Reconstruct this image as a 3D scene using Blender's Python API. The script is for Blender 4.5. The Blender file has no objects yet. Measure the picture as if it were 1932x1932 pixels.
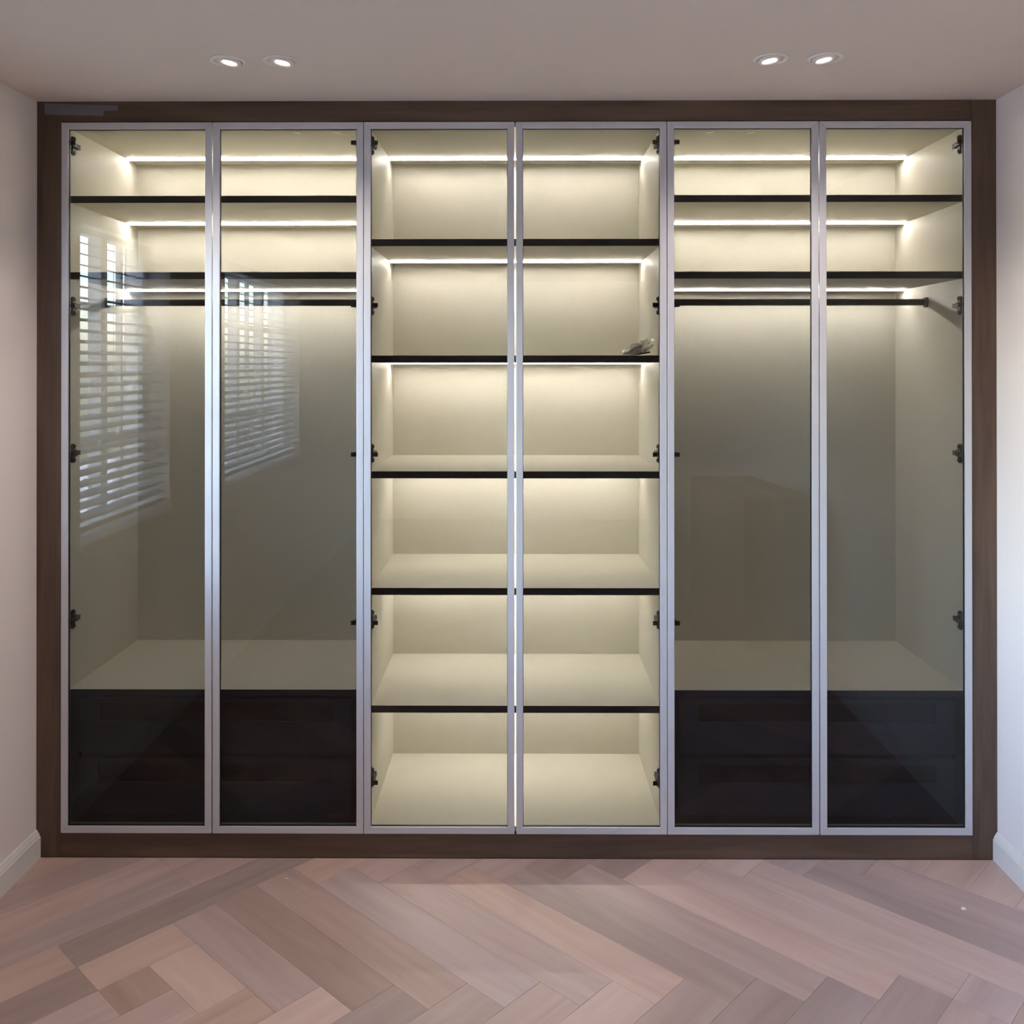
import bpy, bmesh, math, random
from mathutils import Vector, Matrix, noise

scene = bpy.context.scene
COL = scene.collection
random.seed(7)

# ------------------------------------------------------------------ camera
cam_d = bpy.data.cameras.new('camera')
cam_d.sensor_width = 36.0
cam_d.lens = 32.640
cam_d.shift_x = -0.00126
cam_d.shift_y = -0.14707
cam_d.clip_start = 0.05
cam = bpy.data.objects.new('camera', cam_d)
COL.objects.link(cam)
cam.location = (0.01284, -3.2, 1.7046)
cam.rotation_euler = (math.radians(90) + 0.002997, 0.00036, 0.00603)
scene.camera = cam

# ------------------------------------------------------------------ world, daylight, exposure
world = bpy.data.worlds.new('sky')
scene.world = world
world.use_nodes = True
wn = world.node_tree.nodes; wl = world.node_tree.links
wn.clear()
w_out = wn.new('ShaderNodeOutputWorld'); w_bg = wn.new('ShaderNodeBackground')
w_sky = wn.new('ShaderNodeTexSky')
w_sky.sky_type = 'NISHITA'
w_sky.sun_disc = False
w_sky.sun_elevation = math.radians(38)
w_sky.sun_rotation = math.radians(60)
w_sky.air_density = 1.0
w_sky.dust_density = 2.5
w_bg.inputs['Strength'].default_value = 8.3
wl.new(w_sky.outputs[0], w_bg.inputs['Color'])
wl.new(w_bg.outputs[0], w_out.inputs['Surface'])

vs = scene.view_settings
vs.view_transform = 'Standard'
vs.look = 'None'
vs.exposure = 0.0
vs.gamma = 1.0
vs.use_curve_mapping = False
scene.cycles.adaptive_threshold = 0.015
scene.cycles.max_bounces = 14
scene.cycles.diffuse_bounces = 6
scene.cycles.glossy_bounces = 5
scene.cycles.transparent_max_bounces = 24
scene.cycles.caustics_reflective = False
scene.cycles.caustics_refractive = False

LED_STRENGTH = 168.0
LAMP_STRENGTH = 9.0
SPOT_POWER = 26.0

# room
XW = 1.6585          # half width between the side walls
ZC = 2.616           # ceiling height
YB = 0.66            # wall behind the wardrobe
YR = -7.0            # wall behind the camera
WT = 0.22            # wall thickness

# windows in the left wall: (y far end, y near end), sill and head heights
WINDOWS = [(-0.31, -1.22), (-2.05, -3.85)]
SILL, HEAD = 1.02, 2.30

def portal(y0, y1):
    l = bpy.data.lights.new('daylight_portal', 'AREA')
    l.shape = 'RECTANGLE'; l.size = abs(y1 - y0); l.size_y = HEAD - SILL
    l.cycles.is_portal = True
    o = bpy.data.objects.new('daylight_portal', l); COL.objects.link(o)
    o.location = (-XW - WT - 0.01, (y0 + y1) / 2, (SILL + HEAD) / 2)
    # local -Z (emission) must look along +X
    o.rotation_euler = Vector((1, 0, 0)).to_track_quat('-Z', 'Z').to_euler()
for _y0, _y1 in WINDOWS:
    portal(_y0, _y1)

# ------------------------------------------------------------------ materials
def new_mat(name):
    m = bpy.data.materials.new(name); m.use_nodes = True
    nt = m.node_tree
    return m, nt.nodes, nt.links, nt.nodes['Principled BSDF']

def srgb(r, g, b):
    f = lambda c: (c / 255 / 12.92) if c / 255 <= 0.04045 else ((c / 255 + 0.055) / 1.055) ** 2.4
    return (f(r), f(g), f(b), 1.0)

def paint(name, col, rough=0.6, var=0.04, scale=3.0, bump=0.0, bscale=120, metal=0.0, spec=0.5):
    m, n, l, b = new_mat(name)
    tc = n.new('ShaderNodeTexCoord')
    nz = n.new('ShaderNodeTexNoise'); nz.inputs['Scale'].default_value = scale
    nz.inputs['Detail'].default_value = 4
    l.new(tc.outputs['Object'], nz.inputs['Vector'])
    mx = n.new('ShaderNodeMix'); mx.data_type = 'RGBA'
    mx.inputs[6].default_value = tuple(c * (1 - var) for c in col[:3]) + (1,)
    mx.inputs[7].default_value = tuple(min(1, c * (1 + var)) for c in col[:3]) + (1,)
    l.new(nz.outputs['Fac'], mx.inputs[0]); l.new(mx.outputs[2], b.inputs['Base Color'])
    b.inputs['Roughness'].default_value = rough
    b.inputs['Metallic'].default_value = metal
    b.inputs['Specular IOR Level'].default_value = spec
    if bump:
        n2 = n.new('ShaderNodeTexNoise'); n2.inputs['Scale'].default_value = bscale
        l.new(tc.outputs['Object'], n2.inputs['Vector'])
        bp = n.new('ShaderNodeBump'); bp.inputs['Strength'].default_value = bump
        bp.inputs['Distance'].default_value = 0.002
        l.new(n2.outputs['Fac'], bp.inputs['Height']); l.new(bp.outputs[0], b.inputs['Normal'])
    return m

def wood(name, c1, c2, axis, rough=0.5, scale=6.0, obj_tone=False, stretch=14.0, bump=0.08, c3=None):
    """Grain running along one local axis ('X' or 'Z')."""
    m, n, l, b = new_mat(name)
    tc = n.new('ShaderNodeTexCoord')
    mp = n.new('ShaderNodeMapping')
    s = [stretch, stretch, stretch]; s['XYZ'.index(axis)] = 1.0
    mp.inputs['Scale'].default_value = s
    l.new(tc.outputs['Object'], mp.inputs['Vector'])
    vec = mp.outputs[0]
    if obj_tone:
        oi = n.new('ShaderNodeObjectInfo')
        mul = n.new('ShaderNodeMath'); mul.operation = 'MULTIPLY'; mul.inputs[1].default_value = 37.0
        l.new(oi.outputs['Random'], mul.inputs[0])
        ad = n.new('ShaderNodeVectorMath'); ad.operation = 'ADD'
        l.new(vec, ad.inputs[0]); l.new(mul.outputs[0], ad.inputs[1])
        vec = ad.outputs[0]
    nz = n.new('ShaderNodeTexNoise'); nz.inputs['Scale'].default_value = scale
    nz.inputs['Detail'].default_value = 7; nz.inputs['Roughness'].default_value = 0.6
    nz.inputs['Distortion'].default_value = 0.6
    l.new(vec, nz.inputs['Vector'])
    rp = n.new('ShaderNodeValToRGB')
    rp.color_ramp.elements[0].position = 0.32; rp.color_ramp.elements[0].color = c1
    rp.color_ramp.elements[1].position = 0.70; rp.color_ramp.elements[1].color = c2
    l.new(nz.outputs['Fac'], rp.inputs[0])
    col = rp.outputs[0]
    if obj_tone:
        mx = n.new('ShaderNodeMix'); mx.data_type = 'RGBA'; mx.blend_type = 'MULTIPLY'
        mx.inputs[0].default_value = 1.0
        l.new(col, mx.inputs[6]); l.new(oi.outputs['Color'], mx.inputs[7])
        col = mx.outputs[2]
    l.new(col, b.inputs['Base Color'])
    b.inputs['Roughness'].default_value = rough
    bp = n.new('ShaderNodeBump'); bp.inputs['Strength'].default_value = bump
    bp.inputs['Distance'].default_value = 0.001
    l.new(nz.outputs['Fac'], bp.inputs['Height']); l.new(bp.outputs[0], b.inputs['Normal'])
    return m

def pane_glass(name, tint, f0):
    """Thin coated pane: tinted see-through plus a mirror coat that grows at grazing angles, on outer faces."""
    m = bpy.data.materials.new(name); m.use_nodes = True
    n = m.node_tree.nodes; l = m.node_tree.links; n.clear()
    out = n.new('ShaderNodeOutputMaterial')
    tr = n.new('ShaderNodeBsdfTransparent'); tr.inputs[0].default_value = tint + (1,)
    gl = n.new('ShaderNodeBsdfGlossy'); gl.inputs['Roughness'].default_value = 0.0
    lw = n.new('ShaderNodeLayerWeight'); lw.inputs['Blend'].default_value = 0.5
    pw = n.new('ShaderNodeMath'); pw.operation = 'POWER'; pw.inputs[1].default_value = 5.0
    l.new(lw.outputs['Facing'], pw.inputs[0])
    ma = n.new('ShaderNodeMath'); ma.operation = 'MULTIPLY_ADD'
    ma.inputs[1].default_value = 1 - f0; ma.inputs[2].default_value = f0
    l.new(pw.outputs[0], ma.inputs[0])
    ge = n.new('ShaderNodeNewGeometry')
    sb = n.new('ShaderNodeMath'); sb.operation = 'SUBTRACT'; sb.inputs[0].default_value = 1.0
    l.new(ge.outputs['Backfacing'], sb.inputs[1])
    mm = n.new('ShaderNodeMath'); mm.operation = 'MULTIPLY'
    l.new(ma.outputs[0], mm.inputs[0]); l.new(sb.outputs[0], mm.inputs[1])
    mix = n.new('ShaderNodeMixShader')
    l.new(mm.outputs[0], mix.inputs[0]); l.new(tr.outputs[0], mix.inputs[1]); l.new(gl.outputs[0], mix.inputs[2])
    l.new(mix.outputs[0], out.inputs['Surface'])
    return m

def emitter(name, col, strength):
    m = bpy.data.materials.new(name); m.use_nodes = True
    n = m.node_tree.nodes; l = m.node_tree.links; n.clear()
    out = n.new('ShaderNodeOutputMaterial'); e = n.new('ShaderNodeEmission')
    e.inputs[0].default_value = col + (1,); e.inputs[1].default_value = strength
    l.new(e.outputs[0], out.inputs['Surface'])
    return m

M = {
    'wall': paint('wall_paint', srgb(236, 226, 221), 0.75, 0.02, 1.5, 0.05, 160),
    'ceiling': paint('ceiling_paint', srgb(230, 217, 209), 0.8, 0.02, 1.2, 0.05, 140),
    'skirting': paint('skirting_paint', srgb(222, 218, 212), 0.4, 0.01),
    'cream': paint('cream_melamine', srgb(231, 227, 214), 0.5, 0.02, 2.0, 0.04, 260, spec=0.3),
    'edge': paint('dark_edge_band', srgb(27, 22, 18), 0.45, 0.1, 8),
    'drawer': paint('charcoal_lacquer', srgb(46, 57, 74), 0.45, 0.05, 4),
    'slot': paint('black_recess', srgb(7, 8, 11), 0.5, 0.05, 4),
    'alu': paint('anodised_aluminium', srgb(205, 206, 212), 0.42, 0.01, 5, metal=0.35),
    'hinge': paint('black_nickel', srgb(17, 15, 13), 0.35, 0.1, 30, metal=0.5),
    'screw': paint('steel_screw', srgb(150, 145, 138), 0.3, 0.05, 30, metal=0.9),
    'rod': paint('bronze_rod', srgb(48, 38, 30), 0.4, 0.08, 9, metal=0.3),
    'profile': paint('white_profile', srgb(230, 226, 216), 0.5, 0.01),
    'frame_v': wood('brown_wood_upright', srgb(76, 57, 45), srgb(103, 81, 65), 'Z', 0.5, 2.2),
    'frame_h': wood('brown_wood_across', srgb(76, 57, 45), srgb(103, 81, 65), 'X', 0.5, 2.2),
    'oak': wood('oak_plank', srgb(180, 154, 146), srgb(200, 175, 167), 'X', 0.38, 1.4, True, 10.0, 0.05),
    'paving': paint('pale_paving', srgb(196, 196, 194), 0.9, 0.08, 0.6),
    'subfloor': paint('subfloor', srgb(60, 45, 38), 0.9, 0.1),
    'glass': pane_glass('tinted_glass', (0.58, 0.578, 0.572), 0.045),
    'window_glass': pane_glass('clear_glass', (0.97, 0.98, 0.98), 0.05),
    'white': paint('white_gloss', srgb(235, 235, 232), 0.35, 0.01),
    'slat': paint('blind_slat', srgb(196, 195, 190), 0.5, 0.01),
    'cord': paint('blind_cord', srgb(220, 220, 214), 0.8, 0.02),
    'tape': paint('grey_film', srgb(112, 110, 118), 0.35, 0.15, 18),
    'card': paint('cardboard', srgb(150, 118, 86), 0.8, 0.06, 9),
    'packtape': paint('packing_tape', srgb(170, 140, 96), 0.3, 0.05, 9),
    'crumb': paint('plaster_crumb', srgb(225, 222, 214), 0.8, 0.03, 60),
    'led': emitter('led_light', (1.0, 0.955, 0.865), LED_STRENGTH),
    'lamp': emitter('lamp_light', (1.0, 0.86, 0.75), LAMP_STRENGTH),
    'gimbal': paint('gimbal_white', srgb(244, 238, 233), 0.45, 0.02, 20),
    'lamp_ring': paint('lamp_ring_grey', srgb(120, 108, 100), 0.4, 0.05, 20),
}
def bag_plastic():
    m = bpy.data.materials.new('clear_bag'); m.use_nodes = True
    n = m.node_tree.nodes; l = m.node_tree.links; n.clear()
    out = n.new('ShaderNodeOutputMaterial')
    tr = n.new('ShaderNodeBsdfTransparent'); tr.inputs[0].default_value = (0.9, 0.89, 0.86, 1)
    df = n.new('ShaderNodeBsdfTranslucent'); df.inputs[0].default_value = (0.92, 0.90, 0.86, 1)
    gl = n.new('ShaderNodeBsdfGlossy'); gl.inputs['Roughness'].default_value = 0.25
    nz = n.new('ShaderNodeTexNoise'); nz.inputs['Scale'].default_value = 90
    tc = n.new('ShaderNodeTexCoord'); l.new(tc.outputs['Object'], nz.inputs['Vector'])
    bp = n.new('ShaderNodeBump'); bp.inputs['Strength'].default_value = 0.6; bp.inputs['Distance'].default_value = 0.004
    l.new(nz.outputs['Fac'], bp.inputs['Height']); l.new(bp.outputs[0], gl.inputs['Normal'])
    a = n.new('ShaderNodeMixShader'); a.inputs[0].default_value = 0.55
    l.new(tr.outputs[0], a.inputs[1]); l.new(df.outputs[0], a.inputs[2])
    b = n.new('ShaderNodeMixShader')
    fr = n.new('ShaderNodeLayerWeight'); fr.inputs['Blend'].default_value = 0.3
    l.new(fr.outputs['Facing'], b.inputs[0]); l.new(a.outputs[0], b.inputs[1]); l.new(gl.outputs[0], b.inputs[2])
    l.new(b.outputs[0], out.inputs['Surface'])
    return m
M['bag'] = bag_plastic()

# ------------------------------------------------------------------ helpers
def box(bm, x0, x1, y0, y1, z0, z1):
    v = [bm.verts.new((x, y, z)) for x in (x0, x1) for y in (y0, y1) for z in (z0, z1)]
    for f in ((0, 1, 3, 2), (4, 6, 7, 5), (0, 4, 5, 1), (2, 3, 7, 6), (0, 2, 6, 4), (1, 5, 7, 3)):
        bm.faces.new([v[i] for i in f])

def prism(bm, pts, axis, a0, a1):
    """Extrude a closed outline along an axis. pts are given in the two other axes (cyclic order x,y,z)."""
    def P(p, a):
        if axis == 'X': return (a, p[0], p[1])
        if axis == 'Y': return (p[0], a, p[1])
        return (p[0], p[1], a)
    A = [bm.verts.new(P(p, a0)) for p in pts]; B = [bm.verts.new(P(p, a1)) for p in pts]
    n = len(pts)
    bm.faces.new(A); bm.faces.new(B[::-1])
    for i in range(n):
        bm.faces.new((A[i], B[i], B[(i + 1) % n], A[(i + 1) % n]))

def cyl(bm, c, r, h, axis='Z', seg=24, r2=None):
    r2 = r if r2 is None else r2
    def P(a, rr, t):
        u, v = rr * math.cos(a), rr * math.sin(a)
        d = {'Z': (u, v, t), 'Y': (u, t, v), 'X': (t, u, v)}[axis]
        return (c[0] + d[0], c[1] + d[1], c[2] + d[2])
    A = [bm.verts.new(P(2 * math.pi * i / seg, r, 0)) for i in range(seg)]
    B = [bm.verts.new(P(2 * math.pi * i / seg, r2, h)) for i in range(seg)]
    bm.faces.new(A); bm.faces.new(B)
    for i in range(seg):
        bm.faces.new((A[i], A[(i + 1) % seg], B[(i + 1) % seg], B[i]))

def lathe(bm, prof, seg=40, close=False):
    rings = [[bm.verts.new((r * math.cos(2 * math.pi * i / seg), r * math.sin(2 * math.pi * i / seg), z)) for i in range(seg)] for r, z in prof]
    k = len(rings)
    for j in range(k if close else k - 1):
        a, b = rings[j], rings[(j + 1) % k]
        for i in range(seg):
            bm.faces.new((a[i], a[(i + 1) % seg], b[(i + 1) % seg], b[i]))

def finish(name, bm, mat, parent=None, bevel=0.0, smooth=False, loc=None, rot=None):
    bmesh.ops.recalc_face_normals(bm, faces=bm.faces)
    me = bpy.data.meshes.new(name); bm.to_mesh(me); bm.free()
    me.materials.append(M[mat] if isinstance(mat, str) else mat)
    if smooth:
        for p in me.polygons: p.use_smooth = True
    o = bpy.data.objects.new(name, me); COL.objects.link(o)
    if parent is not None: o.parent = parent
    if loc: o.location = loc
    if rot: o.rotation_euler = rot
    if bevel:
        b = o.modifiers.new('bevel', 'BEVEL'); b.width = bevel; b.segments = 2
        b.limit_method = 'ANGLE'; b.angle_limit = math.radians(40)
    return o

def boxes(name, mat, parent, *bs, bevel=0.0):
    bm = bmesh.new()
    for b in bs: box(bm, *b)
    return finish(name, bm, mat, parent, bevel)

def empty(name, loc=(0, 0, 0), parent=None):
    o = bpy.data.objects.new(name, None); COL.objects.link(o)
    o.empty_display_size = 0.05
    if parent is not None: o.parent = parent
    o.location = loc
    return o

def tag(o, label, cat, group=None):
    o['label'] = label; o['category'] = cat
    if group: o['group'] = group
    return o

def struct(o, label):
    o['kind'] = 'structure'; o['label'] = label
    return o

# ------------------------------------------------------------------ room shell
ceil = boxes('ceiling', 'ceiling', None, (-XW - WT, XW + WT, YR - WT, YB + WT, ZC, ZC + 0.15))
struct(ceil, 'warm grey painted ceiling with recessed downlights')
o = boxes('wall_right', 'wall', None, (XW, XW + WT, YR - WT, YB + WT, -0.05, ZC)); struct(o, 'plain pale wall right of the wardrobe')
o = boxes('wall_back', 'wall', None, (-XW, XW, YB, YB + WT, -0.05, ZC)); struct(o, 'wall behind the wardrobe')
o = boxes('wall_front', 'wall', None, (-XW, XW, YR - WT, YR, -0.05, ZC)); struct(o, 'plain wall facing the wardrobe')
bm = bmesh.new()
ys = [YB + WT]
for y0, y1 in WINDOWS: ys += [y0, y1]
ys.append(YR - WT)
for i in range(0, len(ys), 2):
    box(bm, -XW - WT, -XW, ys[i + 1], ys[i], -0.05, ZC)
for y0, y1 in WINDOWS:
    box(bm, -XW - WT, -XW, y1, y0, -0.05, SILL)
    box(bm, -XW - WT, -XW, y1, y0, HEAD, ZC)
o = finish('wall_left', bm, 'wall'); struct(o, 'pale wall with two shuttered windows left of the wardrobe')

o = boxes('ground', 'paving', None, (-40, -XW - WT - .02, -45, 40, -3.35, -3.2)); struct(o, 'pale paving outside the windows')
# skirting boards with a stepped, moulded top
def skirting(name, sx, y0, y1, label):
    bm = bmesh.new()
    t = lambda d: sx * (XW - d)
    pts = [(t(0), 0), (t(.017), 0), (t(.017), .072), (t(.013), .075), (t(.0135), .079), (t(.008), .088), (t(.005), .094), (t(0), .096)]
    prism(bm, pts, 'Y', y0, y1)
    o = finish(name, bm, 'skirting'); struct(o, label); return o
skirting('baseboard_left', -1, YR, 0.006, 'white moulded skirting board along the left wall')
skirting('baseboard_right', 1, YR, 0.006, 'white moulded skirting board along the right wall')

# ------------------------------------------------------------------ floor: diagonal oak planks
floor = boxes('floor', 'subfloor', None, (-XW - WT, XW + WT, YR - WT, YB + WT, -0.06, -0.014))
struct(floor, 'herringbone oak plank floor')
PW = 0.142
ANG = math.radians(43)
U = Vector((math.cos(ANG), -math.sin(ANG))); V = Vector((math.sin(ANG), math.cos(ANG)))
ROW0, ROWH = -0.055, 0.63
def zone(p):
    r = math.floor((ROW0 - p.y) / ROWH)
    if -1.0 < p.y and p.x < -0.70 + 0.70 * p.y: return 'B'
    if p.y > -0.2 and p.x > 1.42: return 'B'
    return 'A' if r % 2 == 0 else 'B'
def clip(poly, f):
    out = []
    for i in range(len(poly)):
        a, b = poly[i], poly[(i + 1) % len(poly)]
        fa, fb = f(a), f(b)
        if fa >= 0: out.append(a)
        if (fa >= 0) != (fb >= 0): out.append(a + (b - a) * (fa / (fa - fb)))
    return out
XI, Y0F, Y1F = XW - 0.001, YR + 0.001, 0.006
N = 80
cells = {}
for i in range(-N, N):
    for j in range(-N, N):
        c = U * ((i + .5) * PW) + V * ((j + .5) * PW) + Vector((0.05, -0.03))
        if abs(c.x) < XW + .2 and YR - .2 < c.y < .2:
            cells[(i, j)] = zone(c)
used = set(); runs = []
prng = random.Random(11)
for key in sorted(cells):
    if key in used: continue
    z = cells[key]; d = (1, 0) if z == 'A' else (0, 1)
    k = key
    n = 0; cap = prng.choice((6, 7, 7, 8))
    while cells.get(k) == z and k not in used and n < cap:
        used.add(k); n += 1; k = (k[0] + d[0], k[1] + d[1])
    runs.append((key, z, n))
def plank_mesh(poly, z0, z1, gap):
    """poly in the plank's own frame; slightly eased upper arris."""
    c = sum(poly, Vector((0, 0))) / len(poly)
    bm = bmesh.new()
    e = 0.0005
    def inset(p, d):
        q = []
        n = len(p)
        for i in range(n):
            a, b, cc = p[i - 1], p[i], p[(i + 1) % n]
            d1 = (b - a).normalized(); d2 = (cc - b).normalized()
            n1 = Vector((-d1.y, d1.x)); n2 = Vector((-d2.y, d2.x))
            m = n1 + n2
            if m.length < 1e-6: q.append(b + n1 * d); continue
            m /= max(0.25, (1 + n1.dot(n2)))
            q.append(b + m * d)
        return q
    area = sum(poly[i].x * poly[(i + 1) % len(poly)].y - poly[(i + 1) % len(poly)].x * poly[i].y for i in range(len(poly)))
    if area < 0: poly = poly[::-1]
    p1 = inset(poly, gap); p2 = inset(poly, gap + e)
    A = [bm.verts.new((p.x, p.y, z0)) for p in p1]
    B = [bm.verts.new((p.x, p.y, z1 - e)) for p in p1]
    Cc = [bm.verts.new((p.x, p.y, z1)) for p in p2]
    n = len(poly)
    bm.faces.new(Cc); bm.faces.new(A[::-1])
    for i in range(n):
        j = (i + 1) % n
        bm.faces.new((A[i], A[j], B[j], B[i])); bm.faces.new((B[i], B[j], Cc[j], Cc[i]))
    return bm
for (i, j), z, n in runs:
    a = U * (i * PW) + V * (j * PW) + Vector((0.05, -0.03))
    if z == 'A': L, Wd, ex, ey = n * PW, PW, U, V
    else:        L, Wd, ex, ey = n * PW, PW, V, -U
    base = a if z == 'A' else a + U * PW
    poly = [base, base + ex * L, base + ex * L + ey * Wd, base + ey * Wd]
    for f in (lambda p: XI - p.x, lambda p: p.x + XI, lambda p: Y1F - p.y, lambda p: p.y - Y0F):
        poly = clip(poly, f)
        if len(poly) < 3: break
    if len(poly) < 3: continue
    q = []
    for p in poly:
        if not q or (p - q[-1]).length > 1e-4: q.append(p)
    if (q[0] - q[-1]).length < 1e-4: q.pop()
    if len(q) < 3: continue
    ar = abs(sum(q[k].x * q[(k + 1) % len(q)].y - q[(k + 1) % len(q)].x * q[k].y for k in range(len(q)))) / 2
    if ar < 0.0006: continue
    loc = [Vector(((p - base).dot(ex), (p - base).dot(ey))) for p in q]
    bm = plank_mesh(loc, -0.0135, 0.0, 0.00025)
    o = finish('plank', bm, 'oak', floor, loc=(base.x, base.y, 0), rot=(0, 0, math.atan2(ex.y, ex.x)))
    t = prng.gauss(0.90, 0.11); t = max(0.66, min(1.10, t)); w = prng.gauss(0, 0.022)
    o.color = (t * (1 + w), t, t * (1 - w * 1.3), 1)

# ------------------------------------------------------------------ brown surround of the wardrobe
FY0, FY1 = 0.008, 0.027
XF = 1.5725
sur = empty('wardrobe_surround', (0, FY0, 0))
tag(sur, 'dark brown wood filler panels and plinth framing the wardrobe', 'surround')
def spart(name, mat, *b, bevel=0.0008):
    o = boxes(name, mat, sur, *b, bevel=bevel); o.location = (0, -FY0, 0); return o
spart('side_filler', 'frame_v', (-XW, -XF, FY0, FY1, 0, ZC))
spart('side_filler', 'frame_v', (XF, XW, FY0, FY1, 0, ZC))
spart('top_filler', 'frame_h', (-XF + .0005, XF - .0005, FY0, FY1, 2.5455, ZC))
spart('plinth', 'frame_h', (-XF + .0005, XF - .0005, FY0, FY1, 0, 0.0845))

# ------------------------------------------------------------------ wardrobe units
CF = 0.029           # carcass front
SF = 0.045           # shelf front
BK = 0.630           # back panel face
TOPZ = 2.530         # inside top
BOTZ = 0.100         # inside bottom
XS = 1.562           # inside of the outer sides
XP, XPM = 0.5067, 0.5231   # partition faces
DOOR_Z0, DOOR_Z1 = 0.0867, 2.541
ST = 0.0235          # visible width of the door profile
PITCH = 0.5232

def led(parent, x0, x1, z):
    """Slim light strip under a board, near its back edge."""
    bm = bmesh.new(); y = 0.524
    box(bm, x0, x1, y - .0045, y + .0045, z - .0054, z - .0012)
    s = finish('light_strip', bm, 'led', parent)
    bm = bmesh.new()
    prism(bm, [(y + .0068, z), (y + .0068, z - .0057), (y + .0050, z - .0057), (y + .0048, z - .0011), (y - .0052, z - .0011), (y - .0052, z)], 'X', x0, x1)
    finish('strip_profile', bm, 'profile', s)
    s['label'] = 'glowing warm white light strip'
    return s

def shelf(parent, x0, x1, top, th=0.0245):
    s = boxes('shelf', 'cream', parent, (x0, x1, SF + .0012, BK - .001, top - th, top))
    boxes('edge_band', 'edge', s, (x0, x1, SF, SF + .0012, top - th, top))
    s['label'] = 'cream shelf with dark brown front edge'
    return s

HINGE_Z = (2.475, 1.910, 1.391, 0.807, 0.253)
def hinge(parent, x, sx, z):
    """Concealed hinge on a side panel; sx points from the panel into the cabinet."""
    h = empty('hinge', (x, 0, z), parent)
    h['label'] = 'black concealed hinge'
    bm = bmesh.new()
    # cruciform mounting plate with two winged ends
    prism(bm, [(.052, -.029), (.060, -.033), (.070, -.033), (.076, -.026), (.074, -.014), (.090, -.010), (.096, 0), (.090, .010), (.074, .014), (.076, .026), (.070, .033), (.060, .033), (.052, .029), (.055, 0)], 'X', 0, sx * .0065)
    finish('mounting_plate', bm, 'hinge', h, 0.0008)
    for zz in (-.024, .024):
        bm = bmesh.new(); cyl(bm, (0, .065, zz), .0062, sx * .0105, 'X', 14)
        finish('screw_boss', bm, 'hinge', h, 0.0006)
    bm = bmesh.new()
    prism(bm, [(sx * .0065, .094), (sx * .0105, .100), (sx * .015, .096), (sx * .0165, .060), (sx * .0185, .036), (sx * .0225, .026), (sx * .030, .0225), (sx * .030, .0205), (sx * .013, .0205), (sx * .011, .040), (sx * .0065, .060)], 'Z', -.0075, .0075)
    finish('arm', bm, 'hinge', h, 0.0006)
    for yy in (.070, .086):
        bm = bmesh.new(); cyl(bm, (sx * .0155, yy, 0), .004, sx * .0022, 'X', 10)
        finish('adjusting_screw', bm, 'screw', h)
    return h

def door(parent, k):
    """k = 0..5 from the left."""
    gaps = (0, .0018, .0011, .0031, .0011, .0018, 0)      # half the reveal on either side
    x0 = -3 * PITCH + k * PITCH + gaps[k]; x1 = -3 * PITCH + (k + 1) * PITCH - gaps[k + 1]
    z0, z1 = DOOR_Z0, DOOR_Z1
    d = empty('door', ((x0 + x1) / 2, 0, z0), parent)
    d['label'] = 'tinted glass door in a slim silver aluminium frame'
    cx = (x0 + x1) / 2
    X0, X1, Z0, Z1 = x0 - cx, x1 - cx, 0, z1 - z0
    def bar(name, outline, bev=0.0012):
        bm = bmesh.new(); prism(bm, outline, 'Y', 0.0, 0.0205)
        return finish(name, bm, 'alu', d, bev)
    m = 0.0001
    bar('stile', [(X0, Z0 + m), (X0 + ST, Z0 + ST + m), (X0 + ST, Z1 - ST - m), (X0, Z1 - m)])
    bar('stile', [(X1, Z0 + m), (X1, Z1 - m), (X1 - ST, Z1 - ST - m), (X1 - ST, Z0 + ST + m)])
    bar('rail', [(X0 + m, Z0), (X1 - m, Z0), (X1 - ST - m, Z0 + ST), (X0 + ST + m, Z0 + ST)])
    bar('rail', [(X0 + m, Z1), (X0 + ST + m, Z1 - ST), (X1 - ST - m, Z1 - ST), (X1 - m, Z1)])
    # black seal round the pane
    bm = bmesh.new(); s = 0.0014
    a, b, c, e = X0 + ST, X1 - ST, Z0 + ST, Z1 - ST
    for q in ((a, a + s, c, e), (b - s, b, c, e), (a + s, b - s, c, c + s), (a + s, b - s, e - s, e)):
        box(bm, q[0], q[1], .006, .015, q[2], q[3])
    finish('seal', bm, 'slot', d)
    bm = bmesh.new(); box(bm, a + s, b - s, 0.008, 0.013, c + s, e - s)
    p = finish('glass_pane', bm, 'glass', d); p['label'] = 'grey tinted glass pane'
    return d

def carcass(u, x0, x1, xi0, xi1):
    """x0..x1 outside, xi0..xi1 inside."""
    for a, b in ((x0, xi0), (xi1, x1)):
        s = boxes('side_panel', 'cream', u, (a, b, CF + .001, BK + .008, 0, 2.548))
        boxes('edge_band', 'edge', s, (a, b, CF, CF + .001, 0, 2.548))
    boxes('back_panel', 'cream', u, (xi0, xi1, BK, BK + .008, BOTZ - .018, 2.548))
    boxes('top_panel', 'cream', u, (xi0, xi1, CF, BK, TOPZ, TOPZ + .018))
    boxes('bottom_panel', 'cream', u, (xi0, xi1, CF, BK, BOTZ - .018, BOTZ))
    led(u, xi0 + .001, xi1 - .001, TOPZ)

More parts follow.
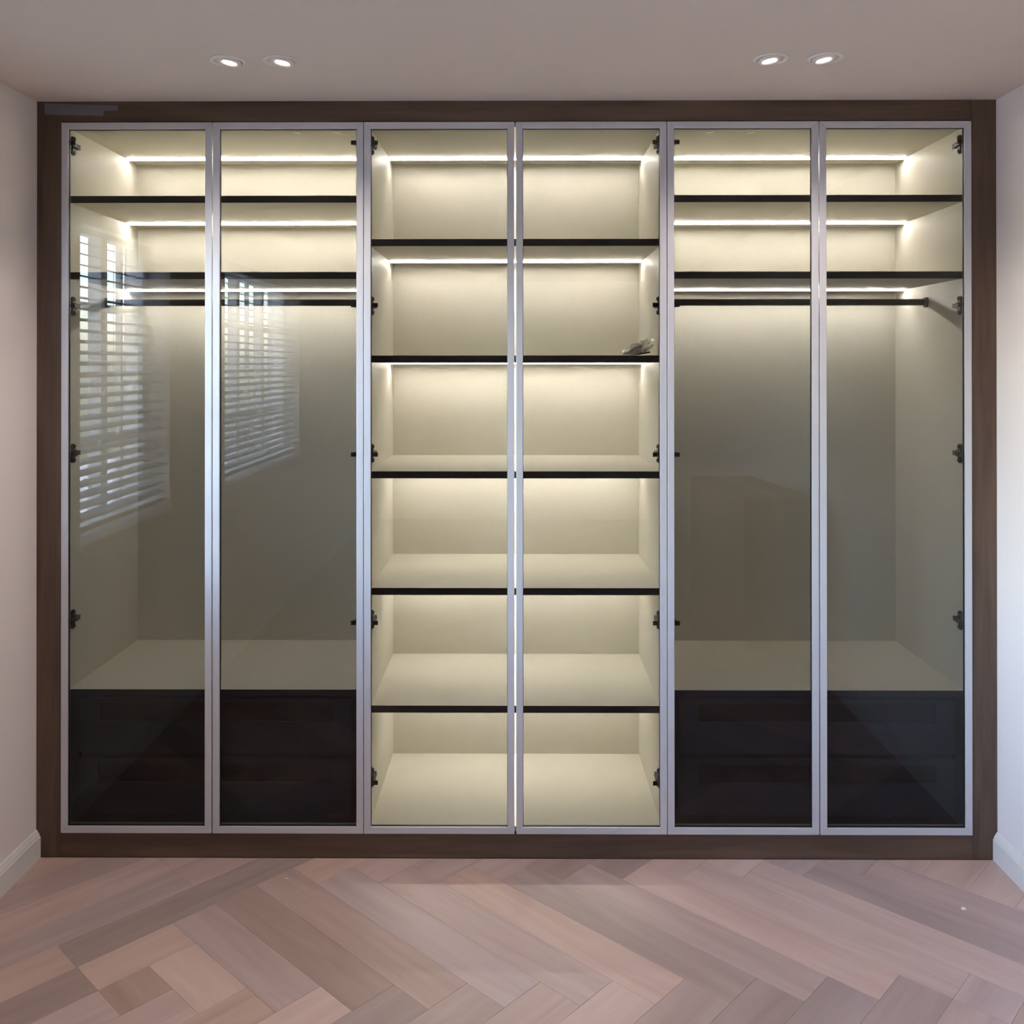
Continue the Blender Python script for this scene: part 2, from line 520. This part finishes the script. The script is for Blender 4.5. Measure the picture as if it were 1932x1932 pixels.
def hanging_unit(side, label):
    sx = -1 if side == 'l' else 1
    u = empty('wardrobe_unit', (0, 0, 0)); tag(u, label, 'wardrobe')
    lo, hi = (-1.580, -XPM) if sx < 0 else (XPM, 1.580)
    a, b = (-XS, -XP - .0335) if sx < 0 else (XP + .0335, XS)
    carcass(u, lo, hi, a, b)
    a += .0003; b -= .0003
    for top in (2.295, 2.0277):
        shelf(u, a, b, top); led(u, a + .001, b - .001, top - .0245)
    # hanging rail
    r = empty('hanging_rail', (0, 0.33, 1.939), u); r['label'] = 'dark bronze oval hanging rail'
    bm = bmesh.new()
    oval = [(.0075 * math.cos(t * math.pi / 12), .0125 * (math.sin(t * math.pi / 12))) for t in range(24)]
    oval = [(p[0], p[1] * (1 if abs(p[1]) < .013 else 1)) for p in oval]
    prism(bm, oval, 'X', a + .004, b - .004)
    finish('tube', bm, 'rod', r)
    for e, d in ((a, 1), (b, -1)):
        bm = bmesh.new()
        prism(bm, [(-.013, .010), (-.010, .018), (.010, .018), (.013, .010), (.013, -.008), (.008, -.019), (-.008, -.019), (-.013, -.008)], 'X', e, e + d * .012)
        finish('rail_bracket', bm, 'rod', r, 0.001)
    # drawer block: cream deck with a dark edge, dark surround and two drawers
    dk = boxes('drawer_deck', 'cream', u, (a, b, SF + .0012, BK - .001, .545, .567))
    boxes('edge_band', 'drawer', dk, (a, b, SF, SF + .0012, .545, .567))
    xl, xr = (-1.5277, -.5752) if sx < 0 else (.5730, 1.5299)
    boxes('drawer_surround', 'slot', u,
          (a, xl - .001, SF + .006, SF + .024, BOTZ, .5445), (xr + .001, b, SF + .006, SF + .024, BOTZ, .5445),
          (xl - .001, xr + .001, SF + .006, SF + .024, BOTZ, .1285),
          (xl - .001, xr + .001, SF + .022, SF + .024, .1285, .5445))
    for z0, z1, q0, q1 in ((.3445, .5336, .4521, .5188), (.1296, .3242, .2389, .3056)):
        dr = empty('drawer', ((xl + xr) / 2, SF, z0), u); dr['label'] = 'charcoal drawer with a long black finger slot'
        ox, oz = (xl + xr) / 2, z0
        p0, p1 = (xl + .065 - ox, xr - .062 - ox)
        bm = bmesh.new()
        w0, w1, h = xl - ox, xr - ox, z1 - z0
        for qb in ((w0, p0, 0, h), (p1, w1, 0, h), (p0, p1, 0, q0 - oz), (p0, p1, q1 - oz, h)):
            box(bm, qb[0], qb[1], 0.004, 0.021, qb[2], qb[3])
        bmesh.ops.remove_doubles(bm, verts=bm.verts, dist=1e-5)
        finish('drawer_front', bm, 'drawer', dr)
        bm = bmesh.new(); box(bm, p0, p1, .016, .0205, q0 - oz, q1 - oz)
        finish('finger_slot', bm, 'slot', dr)
        bm = bmesh.new()
        box(bm, w0 + .02, w0 + .035, .023, .5, .02, h - .02); box(bm, w1 - .035, w1 - .02, .023, .5, .02, h - .02)
        box(bm, w0 + .035, w1 - .035, .485, .5, .02, h - .02); box(bm, w0 + .035, w1 - .035, .023, .485, .02, .032)
        finish('drawer_box', bm, 'slot', dr)
    for k in ((0, 1) if sx < 0 else (4, 5)): door(u, k)
    for z in HINGE_Z[:4]:
        hinge(u, a, 1, z); hinge(u, b, -1, z)
    return u

hanging_unit('l', 'wardrobe unit with hanging rail at the left, window blinds mirrored in its glass')
hanging_unit('r', 'wardrobe unit with hanging rail at the right, beside the blue lit wall')

u = empty('wardrobe_unit', (0, 0, 0)); tag(u, 'middle wardrobe unit with five lit cream shelves behind glass doors', 'wardrobe')
carcass(u, -XPM + .0004, XPM - .0004, -XP, XP)
for top in (2.1424, 1.735, 1.330, 0.9226, 0.5117):
    shelf(u, -XP + .0003, XP - .0003, top); led(u, -XP + .001, XP - .001, top - .0245)
for k in (2, 3): door(u, k)
for z in HINGE_Z:
    hinge(u, -XP, 1, z); hinge(u, XP, -1, z)

# ------------------------------------------------------------------ recessed downlights
def downlight(x, y, tilt, label):
    t = empty('downlight', (x, y, ZC)); tag(t, label, 'downlight', 'recessed ceiling downlights')
    bm = bmesh.new()
    lathe(bm, [(.0385, .012), (.0390, -.001), (.0415, -.0042), (.047, -.0046), (.0530, -.0026), (.054, 0), (.040, .0005)], 44, True)
    finish('trim_ring', bm, 'gimbal', t, smooth=True)
    g = empty('lamp_head', (0.004 if x < 0 else -0.004, .004, -.0025), t); g.rotation_euler = tilt
    bm = bmesh.new()
    lathe(bm, [(.0210, .006), (.0215, -.0020), (.0265, -.0050), (.0330, -.0045), (.0345, 0), (.0340, .004)], 40, True)
    finish('tilting_ring', bm, 'gimbal', g, smooth=True)
    bm = bmesh.new()
    lathe(bm, [(.0001, -.0015), (.014, -.0012), (.0205, -.0005), (.0208, .004), (.0001, .004)], 32)
    finish('lamp', bm, 'lamp', g, smooth=True)
    sd = bpy.data.lights.new('lamp_beam', 'SPOT'); sd.energy = SPOT_POWER; sd.color = (1.0, 0.88, 0.80)
    sd.spot_size = math.radians(130); sd.spot_blend = 1.0; sd.shadow_soft_size = .022
    so = bpy.data.objects.new('lamp_beam', sd); COL.objects.link(so); so.parent = t; so.location = (0, .004, -.034)
    return t
for x, y, tl, lb in ((-.861, -.420, (-.05, .13, 0), 'recessed round downlight, leftmost of the four in the ceiling'),
                     (-.702, -.420, (-.05, .15, 0), 'recessed round downlight, second from the left in the ceiling'),
                     (.7666, -.426, (-.05, -.13, 0), 'recessed round downlight, third from the left in the ceiling'),
                     (.9265, -.432, (-.05, -.14, 0), 'recessed round downlight, rightmost of the four in the ceiling')):
    downlight(x, y, tl, lb)

# ------------------------------------------------------------------ windows and blinds in the left wall
def window(n, y0, y1, label):
    lo, hi = min(y0, y1), max(y0, y1)
    w = empty('window_%d' % n, (-XW - .14, (lo + hi) / 2, SILL)); struct(w, label)
    W2, H = (hi - lo) / 2, HEAD - SILL
    t = .055
    fr = boxes('window_frame', 'white', w, (-.03, .03, -W2, -W2 + t, 0, H), (-.03, .03, W2 - t, W2, 0, H),
               (-.03, .03, -W2 + t, W2 - t, 0, t), (-.03, .03, -W2 + t, W2 - t, H - t, H))
    nl = 2 if n == 1 else 3
    span = (2 * W2 - 2 * t)
    for k in range(1, nl):
        y = -W2 + t + span * k / nl
        boxes('mullion', 'white', w, (-.028, .028, y - .03, y + .03, t, H - t))
    for k in range(nl):
        ya = -W2 + t + span * k / nl + (.03 if k else 0); yb = -W2 + t + span * (k + 1) / nl - (.03 if k < nl - 1 else 0)
        boxes('window_pane', 'window_glass', w, (-.004, .004, ya, yb, t, H - t))
        ym = (ya + yb) / 2
        boxes('glazing_bar', 'white', w, (-.012, .012, ym - .011, ym + .011, t, H - t))
        for q in (1, 2, 3):
            zz = t + (H - 2 * t) * q / 4
            boxes('glazing_bar', 'white', w, (-.012, .012, ya, ym - .011, zz - .011, zz + .011))
            boxes('glazing_bar', 'white', w, (-.012, .012, ym + .011, yb, zz - .011, zz + .011))
    boxes('window_sill', 'white', w, (.03, .17, -W2 - .03, W2 + .03, -.0305, -.0005), bevel=.004)
    # the blind hangs in the reveal
    b = empty('venetian_blind', (-XW - .045, (lo + hi) / 2, HEAD))
    tag(b, 'white venetian blind in the left wall, mirrored in the %s' % ('leftmost glass door' if n == 1 else 'second glass door from the left'), 'blind')
    Lb = W2 - .012
    boxes('head_rail', 'white', b, (-.026, .026, -Lb, Lb, -.045, -.0005))
    bm = bmesh.new()
    prof = []
    for k in range(5):
        s = -0.025 + .0125 * k
        prof.append((s, .0022 * (1 - (s / .025) ** 2)))
    pts = prof + [(p[0], p[1] - .0022) for p in prof[::-1]]
    a = math.radians(-17)
    pts = [(p[0] * math.cos(a) - p[1] * math.sin(a), p[0] * math.sin(a) + p[1] * math.cos(a)) for p in pts]
    prism(bm, pts, 'Y', -Lb, Lb)
    s0 = finish('slat', bm, 'slat', b)
    pit = .043
    ns = int((H - .045 - .06) / pit)
    for k in range(ns):
        s = s0 if k == 0 else s0.copy()
        if k:
            COL.objects.link(s); s.parent = b
        s.location = (0, 0, -.075 - k * pit)
    zb = -.075 - ns * pit
    boxes('bottom_rail', 'white', b, (-.025, .025, -Lb, Lb, zb - .012, zb + .010), bevel=.003)
    nc = 3 if n == 1 else 4
    for k in range(nc):
        y = -Lb + .12 + (2 * Lb - .24) * k / (nc - 1)
        for xx in (-.0262, .0262):
            bm = bmesh.new(); cyl(bm, (xx, y, zb), .0012, -.045 - zb, 'Z', 6)
            finish('ladder_cord', bm, 'cord', b)
window(1, *WINDOWS[0], 'white framed window nearest the wardrobe in the left wall')
window(2, *WINDOWS[1], 'wide white framed window farther along the left wall')

# ------------------------------------------------------------------ loose things
# strip of protective film left on the top filler
t = empty('film_strip', (-1.50, FY0, 2.590)); tag(t, 'torn grey strip of protective film stuck on the top left filler', 'film')
def film(name, pts, y0, y1):
    bm = bmesh.new(); prism(bm, pts, 'Y', y0, y1); return finish(name, bm, 'tape', t)
film('wide_piece', [(-.133, .0205), (.02, .014), (.122, .012), (.124, -.005), (.074, -.006), (.072, -.024), (-.131, -.019)], -.0008, -.0001)
film('overlapping_piece', [(-.110, .013), (.05, .009), (.05, -.006), (-.112, -.002)], -.0014, -.0009)

# crumpled clear bag of fittings on the middle unit's shelf
def crumpled_bag(loc):
    t = empty('fittings_bag', loc); tag(t, 'crumpled clear plastic bag of dark fittings on the shelf', 'bag')
    bm = bmesh.new()
    nx, ny = 30, 18
    rr = random.Random(5)
    Lx, Ly = .112, .085
    for sgn in (1, -1):
        g = []
        for i in range(nx + 1):
            row = []
            for j in range(ny + 1):
                u, v = i / nx, j / ny
                env = (max(0, math.sin(math.pi * min(1, u * .93 + .03))) ** .5) * (math.sin(math.pi * v) ** .5 if 0 < v < 1 else 0)
                p = Vector((u * 9 + sgn * 3.1, v * 7, sgn * 2.0))
                cr = abs(noise.noise(p)) * 1.0 + .5 * abs(noise.noise(p * 2.3))
                mid = .007 + .036 * u ** 1.2 + .008 * noise.noise(Vector((u * 3, v * 3, 9)))
                h = mid + sgn * env * (.014 + .013 * cr)
                if sgn > 0: h += .012 * env * max(0, noise.noise(p * 1.4)) + .010 * u * u
                h = max(.0012 if sgn < 0 else .0035, h)
                x = u * Lx + .005 * noise.noise(p * .9) * env; y = (v - .5) * Ly * (1 - .25 * u) + .006 * noise.noise(p * 1.1)
                row.append(bm.verts.new((x, y, h)))
            g.append(row)
        for i in range(nx):
            for j in range(ny):
                bm.faces.new((g[i][j], g[i + 1][j], g[i + 1][j + 1], g[i][j + 1]))
    finish('plastic_film', bm, 'bag', t, smooth=False)
    bm = bmesh.new()
    prism(bm, [(.012, .006), (.030, .023), (.058, .036), (.072, .035), (.068, .020), (.040, .009), (.02, .0045)], 'Y', -.018, .004)
    finish('fitting', bm, 'hinge', t, 0.001)
    bm = bmesh.new()
    prism(bm, [(.045, .004), (.098, .015), (.100, .010), (.060, .002)], 'Y', -.022, .016)
    finish('fitting', bm, 'hinge', t, 0.001)
    for k in range(5):
        bm = bmesh.new(); cyl(bm, (.030 + .014 * k, .012 - .004 * k, .006 + .002 * k), .0026, .022, 'Y', 8)
        finish('loose_screw', bm, 'screw', t)
crumpled_bag((.379, 0.108, 1.735))

# crumbs on the floor
def crumb(loc, r, seed, label):
    bm = bmesh.new(); bmesh.ops.create_icosphere(bm, subdivisions=2, radius=r)
    for v in bm.verts:
        v.co *= 1 + .5 * noise.noise(v.co * (1.6 / r) + Vector((seed, 0, 0))); v.co.z *= .6; v.co.x *= 1.5
    zm = min(v.co.z for v in bm.verts)
    for v in bm.verts: v.co.z -= zm
    o = finish('plaster_crumb', bm, 'crumb', loc=loc); tag(o, label, 'crumb')
crumb((1.4014, -.287, 0), 0.0062, 3, 'small white crumb of plaster on the floor near the right wall')
crumb((-.757, -.128, 0), .0035, 8, 'tiny white speck on the floor in front of the left doors')

# big carton beside the right wall, seen only as a mirror image in the glass
t = empty('carton', (1.335, -2.16, 0)); tag(t, 'tall taped cardboard carton by the right wall, faintly mirrored in the glass', 'carton')
t.rotation_euler = (0, 0, math.radians(-6.5))
boxes('box_body', 'card', t, (-.195, .195, -.47, .47, 0, .996), bevel=.004)
boxes('flap', 'card', t, (-.195, -.0015, -.47, .47, .9962, 1.0)); boxes('flap', 'card', t, (.0015, .195, -.47, .47, .9962, 1.0))
boxes('packing_tape', 'packtape', t, (-.028, .028, -.4705, .4705, 1.0002, 1.0008), (-.028, .028, .4702, .471, .86, 1.0008), (-.028, .028, -.471, -.4702, .86, 1.0008))
